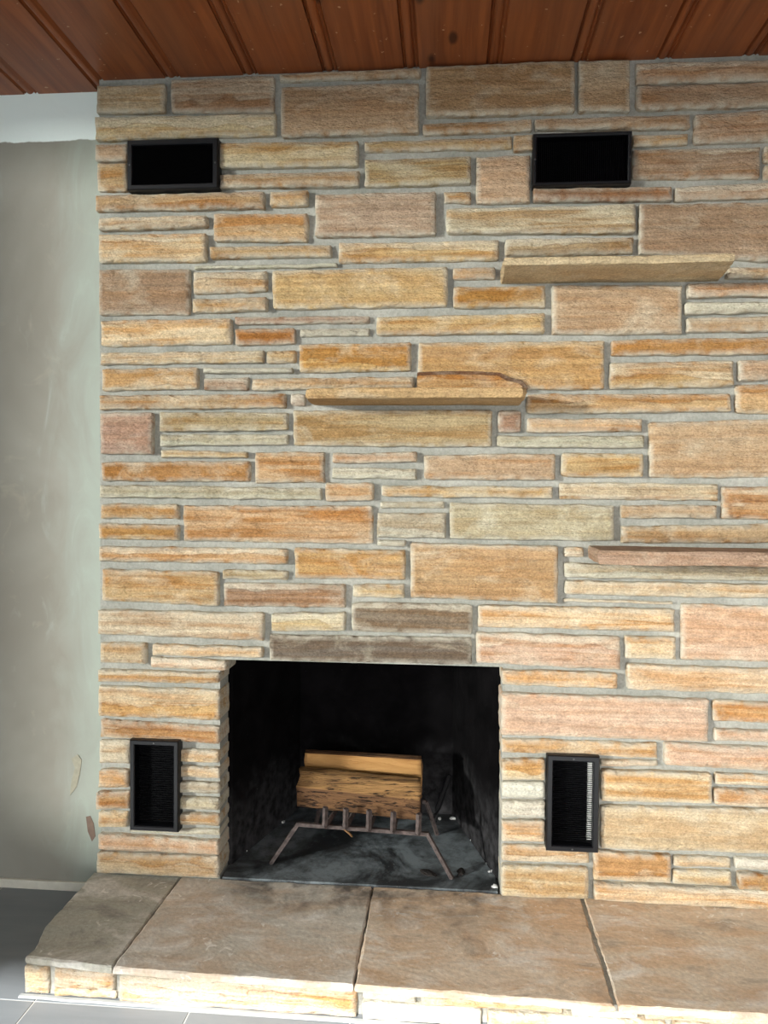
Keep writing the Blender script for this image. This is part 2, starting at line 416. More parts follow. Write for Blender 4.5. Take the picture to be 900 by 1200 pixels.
def patch(pts, col):
    ps = [W(px, py, PLASTER_Y) for px, py in pts]
    bm = bmesh.new()
    f_ = [bm.verts.new((p.x, PLASTER_Y - 0.0015, p.z)) for p in ps]; b_ = [bm.verts.new((p.x, PLASTER_Y + 0.0005, p.z)) for p in ps]
    bm.faces.new(f_)
    for i in range(len(ps)):
        j = (i + 1) % len(ps); bm.faces.new((f_[i], f_[j], b_[j], b_[i]))
    bmesh.ops.recalc_face_normals(bm, faces=bm.faces[:])
    bmesh.ops.subdivide_edges(bm, edges=bm.edges[:], cuts=1)
    link('plaster_patch', from_bm('plaster_patch', bm), mat_plain('patch', srgb(*col), 0.8, 0, 0.3, 0.12, 60, 0.3), wl)
patch([(84, 889), (91, 884), (96, 890), (94, 905), (90, 922), (82, 932), (84, 915), (88, 900)], (150, 145, 128))
patch([(101, 957), (106, 956), (110, 965), (112, 980), (108, 986), (103, 974)], (118, 98, 86))
# ------------------------------------------------------------------ stone wall: mortar bed
bm = bmesh.new()
zt = CEIL_Z + 0.005
add_box(bm, (STONE_L, MORTAR_Y, HEARTH_Z - 0.0205), (OPEN_L - 0.004, LEG_Y, zt))
add_box(bm, (OPEN_R + 0.004, MORTAR_Y, HEARTH_Z - 0.0205), (STONE_R, LEG_Y, zt))
add_box(bm, (OPEN_L - 0.004, MORTAR_Y, OPEN_T + 0.003), (OPEN_R + 0.004, LEG_Y, zt))
wb = struct(link('wall_back', from_bm('wall_back', bm), M['mortar']), 'sandstone ledgestone chimney wall with grey mortar joints')

def stone_mesh(name, quad, depth, prot, seed, cell=0.011, rr=0.007, rough=1.0, origin=None):
    """quad: TL, TR, BR, BL as (x, z); a rock-faced block with its face near y = -prot and its back at y = depth"""
    q = [Vector(v) for v in quad]
    wdt = ((q[1] - q[0]).length + (q[2] - q[3]).length) / 2
    hgt = ((q[3] - q[0]).length + (q[2] - q[1]).length) / 2
    nx = max(4, min(60, int(round(wdt / cell)))); nz = max(4, min(26, int(round(hgt / cell))))
    def pars(n, size):           # ring of close lines at the edges, even ones between
        e = min(0.006 / size, 0.2)
        return [0, e * 0.35, e] + [e + (1 - 2 * e) * i / (n - 2) for i in range(1, n - 2)] + [1 - e, 1 - e * 0.35, 1]
    us, ts = pars(nx, wdt), pars(nz, hgt)
    cen = (q[0] + q[1] + q[2] + q[3]) / 4
    sx = seed * 7.31
    tilt = random.uniform(-0.006, 0.006) / max(wdt, 0.1); tilz = random.uniform(-0.004, 0.004) / max(hgt, 0.05)
    verts, edge = [], []
    a, b = wdt / 2, hgt / 2
    r = min(rr * random.uniform(0.6, 1.8), b * 0.55, a * 0.5)
    for t in ts:
        for u in us:
            lx, lz = (u - 0.5) * wdt, (0.5 - t) * hgt
            qx, qz = abs(lx) - (a - r), abs(lz) - (b - r)
            if qx > 0 and qz > 0:
                nrm = math.hypot(qx, qz); s = max(qx, qz) / nrm
                lx = math.copysign(a - r + qx * s, lx); lz = math.copysign(b - r + qz * s, lz)
            d = min(a - abs(lx), b - abs(lz))
            u2, t2 = lx / wdt + 0.5, 0.5 - lz / hgt
            p = (q[0] * (1 - u2) + q[1] * u2) * (1 - t2) + (q[3] * (1 - u2) + q[2] * u2) * t2
            # ragged arrises
            k = max(0.0, 1 - d / 0.02)
            jx = noise.noise((p.x * 9 + sx, p.y * 38, 3.1)) * 0.0030 * k + noise.noise((p.x * 40, p.y * 90 + sx, 1.7)) * 0.0014 * k
            jz = noise.noise((p.x * 16 + sx, p.y * 9, 9.2)) * 0.0034 * k + noise.noise((p.x * 70, p.y * 40 + sx, 5.7)) * 0.0016 * k
            rw = 0.012
            drop = 0.0
            if d < rw:
                e = 1 - d / rw; drop = 0.0115 * (1 - math.sqrt(max(0.0, 1 - e * e)))
            f = fbm((p.x * 7 + sx, sx, p.y * 13)) * 0.0052 + fbm((p.x * 26 + sx, 4.4, p.y * 34), 2) * 0.0022
            rid = noise.noise((p.x * 5 + sx, 7.7, p.y * 22 + p.x * 6))
            f += 0.0035 * (1.0 if rid > 0.12 else (0.0 if rid < 0.0 else rid / 0.12)) * (1 if seed % 3 == 0 else 0.35)
            y = -prot + drop - f * rough * min(1.0, d / 0.008 + 0.25) + lx * tilt + lz * tilz
            verts.append((p.x - cen.x + jx, y, p.y - cen.y + jz)); edge.append(max(0.0, 1 - d / 0.0135))
    NX, NZ = len(us), len(ts)
    faces = []
    for j in range(NZ - 1):
        for i in range(NX - 1):
            k = j * NX + i; faces.append((k, k + NX, k + NX + 1, k + 1))
    rim = [i for i in range(NX)] + [j * NX + NX - 1 for j in range(1, NZ)] + [(NZ - 1) * NX + i for i in range(NX - 2, -1, -1)] + [j * NX for j in range(NZ - 2, 0, -1)]
    base = len(verts)
    for i in rim:
        v = verts[i]; verts.append((v[0], depth, v[2])); edge.append(1.0)
    L = len(rim)
    for i in range(L):
        faces.append((rim[i], rim[(i + 1) % L], base + (i + 1) % L, base + i))
    me = bpy.data.meshes.new(name); me.from_pydata(verts, [], faces); smooth(me)
    at = me.attributes.new('edge', 'FLOAT', 'POINT'); at.data.foreach_set('value', edge)
    me.polygons.foreach_set('use_smooth', [i < (NZ - 1) * (NX - 1) for i in range(len(faces))])
    me.update()
    return me, cen

COL = {  # sandstone tones: albedo, streak strength
    't': (168, 142, 112, .5), 'g': (180, 150, 108, .6), 'G': (184, 151, 100, .55), 'o': (174, 145, 106, .7),
    'O': (182, 146, 100, .7), 'p': (174, 147, 118, .5), 'P': (160, 134, 113, .5), 'c': (190, 170, 136, .55),
    's': (170, 165, 145, .35), 'w': (200, 196, 184, .25), 'b': (150, 125, 104, .6), 'd': (124, 112, 94, .5),
    'e': (196, 178, 154, .85), 'D': (100, 90, 78, .4), 'y': (164, 145, 112, .6), 'k': (194, 166, 138, .55), 'h': (200, 176, 140, .7),
}
# each stone as read in the photograph: x0 x1, top/bottom at its left end, top/bottom at its right end, tone
STONES = '''
112 193 99 132 97 131 c
199 321 92 131 87 131 t
111 323 137 164 132 158 c
111 149 168 188 168 188 t
112 149 190 223 190 223 o
112 310 228 247 224 244 o
316 361 224 242 223 241 g
257 420 168 197 165 194 c
257 421 204 220 200 218 t
327 493 85 94 78 89 t
329 491 102 160 97 156 t
499 674 79 137 70 131 t
678 739 71 130 69 130 t
746 900 73 97 70 94 t
746 900 99 128 95 124 t
495 624 144 157 139 153 t
627 810 139 152 133 150 t
814 900 133 168 129 164 t
427 600 165 177 159 173 o
602 625 158 176 158 176 g
742 807 158 171 156 168 g
742 892 175 209 171 208 b
896 900 171 190 171 190 t
896 900 193 209 193 209 t
427 552 186 219 183 215 y
558 622 182 238 180 237 p
369 511 227 278 224 276 P
520 552 224 237 223 237 g
625 788 220 236 218 235 b
791 900 218 235 212 231 t
523 745 244 274 239 273 y
749 900 240 298 237 306 b
592 743 280 300 277 297 y
115 243 255 270 252 266 o
115 242 274 308 272 306 h
250 361 250 283 249 283 g
246 388 289 303 286 300 g
396 585 284 308 280 304 g
227 395 311 315 307 312 s
115 222 315 369 314 368 b
225 313 318 344 317 341 g
225 313 350 367 348 364 g
319 525 317 362 312 359 g
530 581 313 327 312 326 o
531 640 336 361 333 360 G
647 800 334 392 334 391 t
806 900 332 349 331 347 t
803 900 354 368 354 366 s
805 900 372 390 370 388 t
852 900 314 327 313 326 t
117 271 375 406 372 403 h
275 433 371 380 369 378 P
275 346 385 404 384 403 O
351 433 385 394 384 393 s
441 639 371 393 366 391 g
117 309 413 427 410 425 g
311 347 410 425 410 425 o
350 482 402 437 401 434 G
490 709 401 458 399 456 G
717 900 398 417 394 415 g
715 860 425 456 422 453 g
866 900 422 446 421 445 t
863 900 451 485 450 485 g
118 232 432 458 430 456 c
238 343 431 437 431 437 s
238 291 443 457 442 457 P
295 485 443 457 441 455 g
116 335 463 480 461 478 o
340 358 461 475 461 475 P
117 179 484 532 483 533 P
187 337 483 506 483 504 y
187 338 509 523 509 521 s
188 290 527 537 529 536 c
343 577 481 522 480 524 y
584 611 481 507 481 507 b
118 293 541 564 540 565 o
298 380 530 566 529 566 o
116 377 568 583 572 586 s
389 489 531 543 530 542 p
389 488 548 561 549 562 s
497 651 533 562 531 563 p
381 438 565 588 566 587 o
447 648 569 582 570 584 g
658 754 531 559 531 560 o
617 857 461 485 461 482 g
618 753 490 507 490 506 o
582 755 511 524 510 525 s
761 900 495 560 491 560 t
656 843 565 585 567 587 o
847 900 570 608 570 609 o
728 840 592 607 592 608 p
117 209 590 608 591 609 g
115 209 613 632 615 634 g
215 437 592 634 593 638 o
445 521 588 596 588 596 s
442 523 601 630 601 631 s
527 720 589 632 592 634 s
729 900 617 637 614 637 t
116 337 640 658 643 662 g
345 475 642 678 645 680 G
442 476 633 640 633 640 s
481 654 636 700 640 707 o
661 685 641 653 641 653 h
662 900 660 677 664 681 s
662 900 680 697 685 702 c
661 790 702 706 706 709 c
119 256 667 704 670 711 o
260 337 668 679 669 680 y
261 405 683 711 685 713 b
413 474 685 700 684 701 c
115 309 714 743 719 752 p
318 405 719 740 718 739 c
412 554 706 740 709 744 d
560 791 709 735 714 741 h
799 900 708 774 711 777 k
116 171 753 777 754 779 c
178 308 755 768 759 772 h
176 265 770 783 774 786 k
315 553 744 775 748 780 D
558 727 741 777 746 785 k
733 793 745 772 747 773 h
588 724 785 803 789 808 h
735 900 778 808 784 814 k
587 831 812 862 820 870 k
836 900 820 846 824 849 O
838 900 854 868 857 871 k
588 771 866 883 872 890 h
779 900 871 897 876 904 k
588 639 890 914 890 914 h
704 772 891 899 892 899 k
704 835 902 939 907 942 h
839 900 907 920 909 922 h
837 900 924 943 926 946 k
588 639 917 936 917 936 w
588 639 939 958 939 958 w
588 639 962 987 962 988 h
704 900 945 995 949 1001 c
588 691 991 1010 994 1014 c
587 690 1013 1050 1018 1054 c
696 787 998 1032 1003 1036 h
790 858 1004 1016 1007 1019 c
789 858 1020 1036 1022 1040 c
862 900 1006 1019 1008 1021 w
865 900 1023 1041 1025 1043 O
696 900 1034 1055 1044 1067 h
115 257 784 799 789 801 O
114 257 804 840 809 845 G
116 257 844 865 852 873 O
115 152 868 896 868 896 c
115 152 902 923 902 923 h
113 152 928 948 928 948 O
114 149 952 971 952 971 O
210 257 879 894 880 895 h
210 257 899 912 900 913 h
209 257 917 930 918 931 s
209 257 935 949 936 950 s
208 257 954 968 955 970 c
151 257 972 976 974 981 s
115 257 977 996 986 1002 k
113 257 998 1023 1004 1029 c
'''
seed = 0
def add_stone(q, tone, depth=0.04, prot=None, cell=0.011, seed=0, rr=0.007):
    prot = random.uniform(-0.003, 0.009) if prot is None else prot
    me, cen = stone_mesh('stone', q, depth, prot, seed, cell, rr)
    o = link('stone', me, M['stone'], wb, (cen.x, 0, cen.y))
    r, g, b, s = COL[tone]
    j = random.uniform(-8, 8); j2 = random.uniform(-2, 2)
    c = srgb(r + j, g + j + j2, b + j - j2)
    o.color = (c[0], c[1], c[2], s)
    return o
for line in STONES.strip().splitlines():
    f = line.split(); x0, x1, a, b, c_, d_ = map(float, f[:6]); tone = f[6]
    seed += 1
    beyond = x1 >= 900
    if beyond:      # the stone runs on past the frame, a neighbour follows it
        x2 = 900 + (15 + random.uniform(0, 1) * 130) * (1.0 if x1 - x0 > 25 else 2.0)
        sl_t, sl_b = ((c_ - a) / max(x1 - x0, 40), (d_ - b) / max(x1 - x0, 40))
        c_ += sl_t * (x2 - x1); d_ += sl_b * (x2 - x1); x1 = x2
    def Q(x0, a, b, x1, c, d):
        return [(v.x, v.z) for v in (W(x0, a), W(x1, c), W(x1, d), W(x0, b))]
    q = Q(x0, a, b, x1, c_, d_)
    lintel = tone in 'D' or (x0 in (315, 558) and a > 735)
    depth = LEG_Y if (x1 == 257 or x0 in (587, 588) or lintel) else (0.1 if x0 < 120 else 0.04)
    so = add_stone(q, tone, depth, seed=seed)
    if b - a > 44: so.color[3] = 0.3
    if beyond:
        zt0, zb0 = q[1][1], q[2][1]
        add_stone([(q[1][0] + 0.013, zt0), (STONE_R + random.uniform(-0.015, 0.01), zt0), (STONE_R + random.uniform(-0.015, 0.01), zb0), (q[2][0] + 0.013, zb0)], random.choice('tgopc'), seed=seed + 500)
# soot-dark return of the lintel corner
add_stone([(W(258, 786).x, W(258, 776).z), (OPEN_L + 0.022, W(258, 776).z), (OPEN_L + 0.022, W(258, 787).z), (W(258, 786).x, W(258, 787).z)], 'D', LEG_Y, -0.03, seed=900)

# ------------------------------------------------------------------ stone shelves
def slab_shape(name, outline, z0, z1, mat, col, seed, cell=0.02, bump=0.003, edge_rough=0.004):
    """flat stone slab from an outline (x, y) counter-clockwise, resampled, ragged and slightly uneven"""
    pts = []
    n = len(outline)
    for i in range(n):
        a, b = Vector(outline[i]), Vector(outline[(i + 1) % n])
        k = max(1, int((b - a).length / cell))
        for j in range(k): pts.append(a.lerp(b, j / k))
    bm = bmesh.new()
    zm = (z0 + z1) / 2; T = z1 - z0
    cen = sum(pts, Vector((0, 0))) / len(pts)
    rings = []
    for lev, (z, ins) in enumerate(((z0, 0.0045), (z0 + T * 0.15, 0.001), (zm, -0.001), (z1 - T * 0.15, 0.0008), (z1, 0.005))):
        ring = []
        for p in pts:
            d = (p - cen).normalized()
            r = noise.noise((p.x * 22 + seed, p.y * 22, lev * 0.6)) * edge_rough + noise.noise((p.x * 70, p.y * 70 + seed, lev * 1.9)) * edge_rough * 0.5
            ring.append(bm.verts.new((p.x - d.x * ins + d.x * r, p.y - d.y * ins + d.y * r, z + (noise.noise((p.x * 6 + seed, p.y * 6, z)) * bump if lev in (0, 4) else 0))))
        rings.append(ring)
    L = len(pts)
    for r0, r1 in zip(rings, rings[1:]):
        for k in range(L): bm.faces.new((r0[k], r0[(k + 1) % L], r1[(k + 1) % L], r1[k]))
    bm.faces.new(list(reversed(rings[0]))); bm.faces.new(rings[-1])
    bmesh.ops.recalc_face_normals(bm, faces=bm.faces[:])
    me = from_bm(name, bm)
    at = me.attributes.new('edge', 'FLOAT', 'POINT')
    o = link(name, me, mat); o.color = col
    return o
def shelf(front, zf, outline_px, y_front, zt_px, zb_px, label, tone, seed):
    zt, zb = W(*zt_px, y_front).z, W(*zb_px, y_front).z
    o = slab_shape('stone_shelf', outline_px, zb, zt, M['stone_shelf'], (0, 0, 0, 1), seed)
    r, g, b, s = COL[tone]; c = srgb(r, g, b); o.color = (c[0], c[1], c[2], s * 0.5)
    tag(o, label, 'shelf'); return o
SH = -0.18; BK = 0.035
def xw(px, py, y): return W(px, py, y).x
shelf(None, None, [(xw(587, 331, 0), BK), (xw(590, 308, SH), SH), (xw(862, 300, SH), SH), (xw(866, 299, SH) - 0.004, SH + 0.03), (xw(846, 327, 0), BK)], SH, (725, 299.5), (725, 308.5),
      'long thin tan stone shelf seen from below, highest on the wall', 'c', 3)
shelf(None, None, [(xw(365, 474, 0), BK), (xw(365, 474, 0), -0.04), (xw(358, 460, SH), SH + 0.01), (xw(364, 460, SH), SH), (xw(612, 460, SH), SH), (xw(617, 460, SH), SH + 0.012), (xw(611, 474, 0), BK)], SH, (488, 454), (488, 466),
      'tan stone shelf at mid height between long golden stones', 'g', 11)
shelf(None, None, [(xw(690, 652, 0), BK), (xw(690, 652, 0) - 0.002, -0.05), (xw(703, 652, SH) - 0.004, SH), (1.35, SH - 0.004), (1.36, BK)], SH, (800, 646.5), (800, 663),
      'pinkish stone shelf, the lowest, in the right part of wall', 'P', 23)
# chipped broken layer of stone just above the middle shelf
def chip(pts, yf_, col, streak):
    bm = bmesh.new()
    fr = [bm.verts.new(W(px, py) + Vector((0, yf_ + 0.003 * noise.noise((px * .1, py, 0)), 0))) for px, py in pts]
    bk = [bm.verts.new(W(px, py) + Vector((0, 0.01, 0))) for px, py in pts]
    bm.faces.new(list(reversed(fr)))
    for i in range(len(pts)):
        j = (i + 1) % len(pts); bm.faces.new((fr[i], fr[j], bk[j], bk[i]))
    bmesh.ops.recalc_face_normals(bm, faces=bm.faces[:])
    bmesh.ops.bevel(bm, geom=bm.edges[:], offset=0.002, segments=2, affect='EDGES')
    me = from_bm('stone', bm); me.attributes.new('edge', 'FLOAT', 'POINT')
    o = link('stone', me, M['stone'], wb); c = srgb(*col); o.color = (c[0], c[1], c[2], streak)
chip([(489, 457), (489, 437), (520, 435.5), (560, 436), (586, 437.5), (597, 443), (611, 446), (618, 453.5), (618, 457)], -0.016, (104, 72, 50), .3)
chip([(489, 457), (489, 441.5), (520, 440), (560, 440), (583, 441.5), (593, 447), (607, 450), (612, 454), (612, 457)], -0.020, (184, 148, 102), .5)

# ------------------------------------------------------------------ vents
def vent(px, vertical, n, fw, label, lit_strip=False, screws=()):
    (x0, y0), (x1, y1) = px
    a, b = W(x0, y1, -0.02), W(x1, y0, -0.02)
    cx, cz = (a.x + b.x) / 2, (a.z + b.z) / 2; w, h = (b.x - a.x) / 2, (b.z - a.z) / 2
    root = empty('wall_vent', (cx, MORTAR_Y, cz)); tag(root, label, 'vent', 'black register vents in the stone wall')
    yf, yb = -0.022 - MORTAR_Y, -0.001
    bm = bmesh.new()
    outer = [(-w, -h), (w, -h), (w, h), (-w, h)]
    def ring(dx, y): return [bm.verts.new((math.copysign(abs(px_) - dx, px_), y, math.copysign(abs(pz_) - dx, pz_))) for px_, pz_ in outer]
    rs = [ring(0.0, yb), ring(0.0, yf + 0.004), ring(0.003, yf), ring(fw - 0.003, yf), ring(fw, yf + 0.003), ring(fw, yb)]
    for r0, r1 in zip(rs, rs[1:]):
        for k in range(4): bm.faces.new((r0[k], r0[(k + 1) % 4], r1[(k + 1) % 4], r1[k]))
    bmesh.ops.recalc_face_normals(bm, faces=bm.faces[:])
    link('frame', from_bm('frame', bm), M['vent_black'], root)
    link('backing', box_mesh('backing', (-w + fw, -0.003, -h + fw), (w - fw, -0.001, h - fw)), M['void_black'], root)
    bm = bmesh.new()
    iw, ih = w - fw, h - fw
    for i in range(n):
        u = (i + 0.5) / n * 2 - 1
        if vertical:
            x = u * iw; t = iw / n * 0.33
            vs_ = [bm.verts.new(p) for p in ((x - t, yf + 0.006, -ih), (x - t, yf + 0.006, ih), (x + t, yf + 0.020, ih), (x + t, yf + 0.020, -ih))]
        else:
            z = u * ih; t = ih / n * 0.36
            vs_ = [bm.verts.new(p) for p in ((-iw, yf + 0.006, z + t), (iw, yf + 0.006, z + t), (iw, yf + 0.019, z - t), (-iw, yf + 0.019, z - t))]
        bm.faces.new(vs_)
        r = bmesh.ops.solidify(bm, geom=bm.faces[-1:], thickness=0.0006)
    lo = link('louvers', from_bm('louvers', bm), M['vent_dark'], root); lo['kind'] = 'stuff'
    if lit_strip:
        link('lit_duct_edge', box_mesh('lit_duct_edge', (iw - 0.0125, yf + 0.021, -ih + 0.012), (iw - 0.0005, -0.0032, ih - 0.006)), M['lit_galvanised'], root)['label'] = 'pale metal strip standing for light on the duct side behind the louvers'  # pale strip stands in for light caught on the duct's inner side
    for sx_, sz_ in screws:
        bm = bmesh.new()
        bmesh.ops.create_cone(bm, cap_ends=True, segments=10, radius1=0.0032, radius2=0.0024, depth=0.002)
        bmesh.ops.rotate(bm, cent=(0, 0, 0), matrix=Matrix.Rotation(math.radians(90), 3, 'X'), verts=bm.verts)
        link('screw', from_bm('screw', bm), M['screw'], root, (sx_ * (w - fw / 2), yf - 0.0008, sz_ * (h - fw / 2)))
    return root
vent(((149, 161), (255.5, 223)), True, 44, 0.017, 'black steel vent above the left pier, wide frame and upright louvers', screws=((-1, 0), (1, 0)))
vent(((624.5, 153), (741, 218)), True, 46, 0.011, 'wide black steel vent near the ceiling with narrow frame, upright louvers', screws=((-1, 0), (1, 0)))
vent(((152, 869), (209, 973)), False, 36, 0.0165, 'upright black vent in the pier beside the plaster wall', screws=((0, 1),))
vent(((640, 887), (703, 997)), False, 40, 0.018, 'upright black vent with a pale strip behind its louvers', True, ((0, 1), (0, -1)))

# ------------------------------------------------------------------ hearth
he = empty('hearth', (-0.2, -0.2, 0)); tag(he, 'raised hearth of big flagstones edged with rough sandstone', 'hearth')
he_loc = he.location
def to_parent(o, par):
    o.parent = par; o.matrix_parent_inverse = Matrix.Translation(-Vector(par.location)); return o
ST = 0.021
def slab(pts, col, rust, seed, label=None):
    o = slab_shape('slab', pts, HEARTH_Z - ST, HEARTH_Z, M['slab'], (col[0], col[1], col[2], rust), seed, 0.014, 0.0015, 0.005)
    to_parent(o, he)
    return o
def hp(px, py): v = P(px, py, HEARTH_Z); return (v.x, v.y)
BKY = 0.017
j1b, j1f = hp(198, 1045), hp(130, 1135)
x1b = j1b[0] + 0.004
slab([(-1.155, BKY), (-1.150, -0.30), (-1.122, -0.405), (-1.128, -0.440), (j1f[0] - .002, -0.459), (x1b - .002, BKY)], srgb(168, 166, 153), .10, 1)
slab([(x1b + .002, BKY), (j1f[0] + .002, -0.459), (-0.53, -0.468), (-0.2295, -0.470), (-0.2295, BKY)], srgb(196, 188, 174), .4, 2)
slab([(-0.2255, BKY), (-0.2255, -0.470), (0.216, -0.480), (0.423, -0.486), (0.427, BKY)], srgb(210, 192, 170), .65, 3)
slab([(0.437, BKY), (0.434, -0.486), (0.80, -0.484), (1.12, -0.484), (1.12, BKY)], srgb(206, 192, 172), .55, 4)
slab([(1.124, BKY), (1.124, -0.484), (STONE_R, -0.48), (STONE_R, BKY)], srgb(140, 126, 108), .5, 5)
to_parent(link('joint', box_mesh('joint', (0.422, -0.478, HEARTH_Z - ST), (0.438, BKY, HEARTH_Z - 0.004)), M['mortar']), he)
# core (mortar bed) and rough edge stones
core = link('core', box_mesh('core', (-1.12, -0.435, 0.0), (STONE_R - 0.02, 0.60, HEARTH_Z - ST - 0.001)), M['mortar']); to_parent(core, he)
yfs = -0.455
FRONT = [ # x0 x1 z0 z1 tone
    (-1.128, -1.060, 0.002, .077, 'h'), (-1.046, -0.874, .026, .075, 'e'), (-1.044, -0.872, .002, .023, 'c'),
    (-0.862, -0.222, .002, .075, 'e'), (-0.208, -0.070, .052, .074, 'w'), (-0.208, 0.10, .002, .047, 'w'),
    (-0.055, 0.305, .052, .074, 'h'), (0.115, 0.56, .002, .047, 'c'), (0.325, 0.49, .052, .074, 'w'), (0.505, 0.95, .052, .074, 'h'),
    (0.575, 0.95, .002, .047, 'c'), (0.965, 1.35, .002, .074, 'h'), (1.365, 1.71, .002, .074, 'o')]
for i, (x0, x1, z0, z1, tn) in enumerate(FRONT):
    me, cen = stone_mesh('edge_stone', [(x0, z1), (x1, z1), (x1, z0), (x0, z0)], 0.05, 0.0, 300 + i, 0.012, 0.005)
    o = link('edge_stone', me, M['stone'])
    xm = (x0 + x1) / 2
    yy = yfs - 0.018 * min(1.0, max(0.0, (xm + 1.13) / 1.4)) + 0.006
    o.location = (cen.x, yy, cen.y); to_parent(o, he)
    r, g, b, s = COL[tn]; c = srgb(r, g, b); o.color = (c[0], c[1], c[2], s)
# the hearth's left side
for i, (y0, y1, tn) in enumerate(((-0.425, -0.235, 'h'), (-0.222, -0.06, 'c'), (-0.048, 0.05, 'o'))):
    me, cen = stone_mesh('edge_stone', [(y0, 0.075), (y1, 0.075), (y1, 0.002), (y0, 0.002)], 0.03, 0.0, 330 + i, 0.012, 0.005)
    o = link('edge_stone', me, M['stone']); o.rotation_euler = (0, 0, -math.pi / 2)
    # local x (along y) -> world -y, local -y (face) -> world -x
    o.location = (-1.128, cen.x, cen.y); to_parent(o, he)
    r, g, b, s = COL[tn]; c = srgb(r, g, b); o.color = (c[0], c[1], c[2], s)
bm = bmesh.new()
cpts = [(-1.136 + 2.84 * i / 40, yfs + 0.001 - 0.016 * min(1, i / 19) + 0.003 * noise.noise((i * .7, 0, 0)), 0.002) for i in range(41)]
add_tube(bm, cpts, 0.010, 0.004, 6)
to_parent(link('caulk_line', from_bm('caulk_line', bm), M['caulk']), he)

# ------------------------------------------------------------------ firebox
FZ = HEARTH_Z + 0.004
fb = empty('firebox', (-0.28, 0.35, HEARTH_Z)); tag(fb, 'soot blackened open firebox with a slate floor', 'firebox')
bl, br, bky = OPEN_L + 0.150, OPEN_R - 0.145, 0.585
FT = OPEN_T + 0.06
def prism(name, pts, z0, z1, mat, bevel=0.0):
    bm = bmesh.new()
    lo = [bm.verts.new((p[0], p[1], z0)) for p in pts]; hi = [bm.verts.new((p[0], p[1], z1)) for p in pts]
    bm.faces.new(list(reversed(lo))); bm.faces.new(hi)
    for i in range(len(pts)):
        j = (i + 1) % len(pts); bm.faces.new((lo[i], lo[j], hi[j], hi[i]))
    bmesh.ops.recalc_face_normals(bm, faces=bm.faces[:])
    if bevel: bmesh.ops.bevel(bm, geom=bm.edges[:], offset=bevel, segments=1, affect='EDGES')
    return link(name, from_bm(name, bm), mat)
iL, iR = OPEN_L + 0.012, OPEN_R - 0.004
to_parent(prism('side_panel', [(iL, LEG_Y + .001), (bl, bky), (bl - 0.06, bky + 0.03), (iL - 0.10, LEG_Y + .001)], HEARTH_Z, FT, M['soot']), fb)
to_parent(prism('side_panel', [(iR, LEG_Y + .001), (iR + 0.10, LEG_Y + .001), (br + 0.06, bky + 0.03), (br, bky)], HEARTH_Z, FT, M['soot']), fb)
to_parent(prism('back_panel', [(bl - 0.05, bky), (br + 0.05, bky), (br + 0.05, bky + 0.05), (bl - 0.05, bky + 0.05)], HEARTH_Z, FT, M['soot']), fb)
to_parent(prism('smoke_shelf', [(iL - 0.09, LEG_Y + .002), (iR + 0.09, LEG_Y + .002), (br + 0.05, bky + 0.04), (bl - 0.05, bky + 0.04)], FT, FT + 0.04, M['soot']), fb)
to_parent(prism('floor_slab', [(OPEN_L + 0.004, 0.022), (OPEN_R - 0.004, 0.022), (OPEN_R - 0.005, LEG_Y), (iR - 0.001, LEG_Y + 0.002), (br - 0.001, bky - .001), (bl + .001, bky - .001), (iL + .001, LEG_Y + 0.002), (OPEN_L + 0.005, LEG_Y)], HEARTH_Z - 0.02, FZ, M['fire_floor']), fb)

# ------------------------------------------------------------------ grate
gl, gr = P(317, 1012, FZ), P(530, 1030, FZ)
gt = empty('fire_grate', ((gl + gr) / 2)); tag(gt, 'rusty iron fire grate with bent legs and upturned rod ends', 'grate')
GH = 0.135
def yline(xx): return gl.y + (gr.y - gl.y) * (xx - gl.x) / (gr.x - gl.x)
tl = W(349, 967, yline(-0.5) + 0.02); tr = W(501, 976, yline(-0.06) + 0.02)
zt_g = FZ + GH
tl.z = tr.z = (tl.z + tr.z) / 2; zt_g = tl.z
ax = (tr - tl).normalized(); back = Vector((-ax.y, ax.x, 0))
def gpart(name, pts, r, mat=M['iron'], rot=math.pi / 4, seg=4):
    bm = bmesh.new(); add_tube(bm, pts, r, r, seg, rot)
    return to_parent(link(name, from_bm(name, bm), mat), gt)
R_ = 0.0085
gpart('front_bar', [tl - ax * 0.004, tr + ax * 0.004], R_)
gpart('leg', [gl, tl], R_); gpart('leg', [gr, tr], R_)
bl_t, br_t = tl + back * 0.26 + ax * 0.03, tr + back * 0.26 - ax * 0.03
gpart('rear_bar', [bl_t, br_t], R_)
b1 = bl_t + back * 0.03 - ax * 0.04; b1.z = FZ; b2 = br_t + back * 0.03 + ax * 0.04; b2.z = FZ
gpart('leg', [b1, bl_t], R_); gpart('leg', [b2, br_t], R_)
for k, (px, py) in enumerate(((383, 950), (407, 951), (434, 952), (462, 955), (491, 958))):
    t = (px - 349) / (501 - 349)
    base = tl.lerp(tr, t) - back * 0.015; base.z = zt_g + 0.005
    rear = bl_t.lerp(br_t, t) + back * 0.02; rear.z = zt_g + 0.005
    tip = base + Vector((0.002, -0.012, 0.072))
    gpart('rod', [rear, base + back * 0.004, base + Vector((0, -0.008, 0.008)), tip], 0.0095, rot=0)

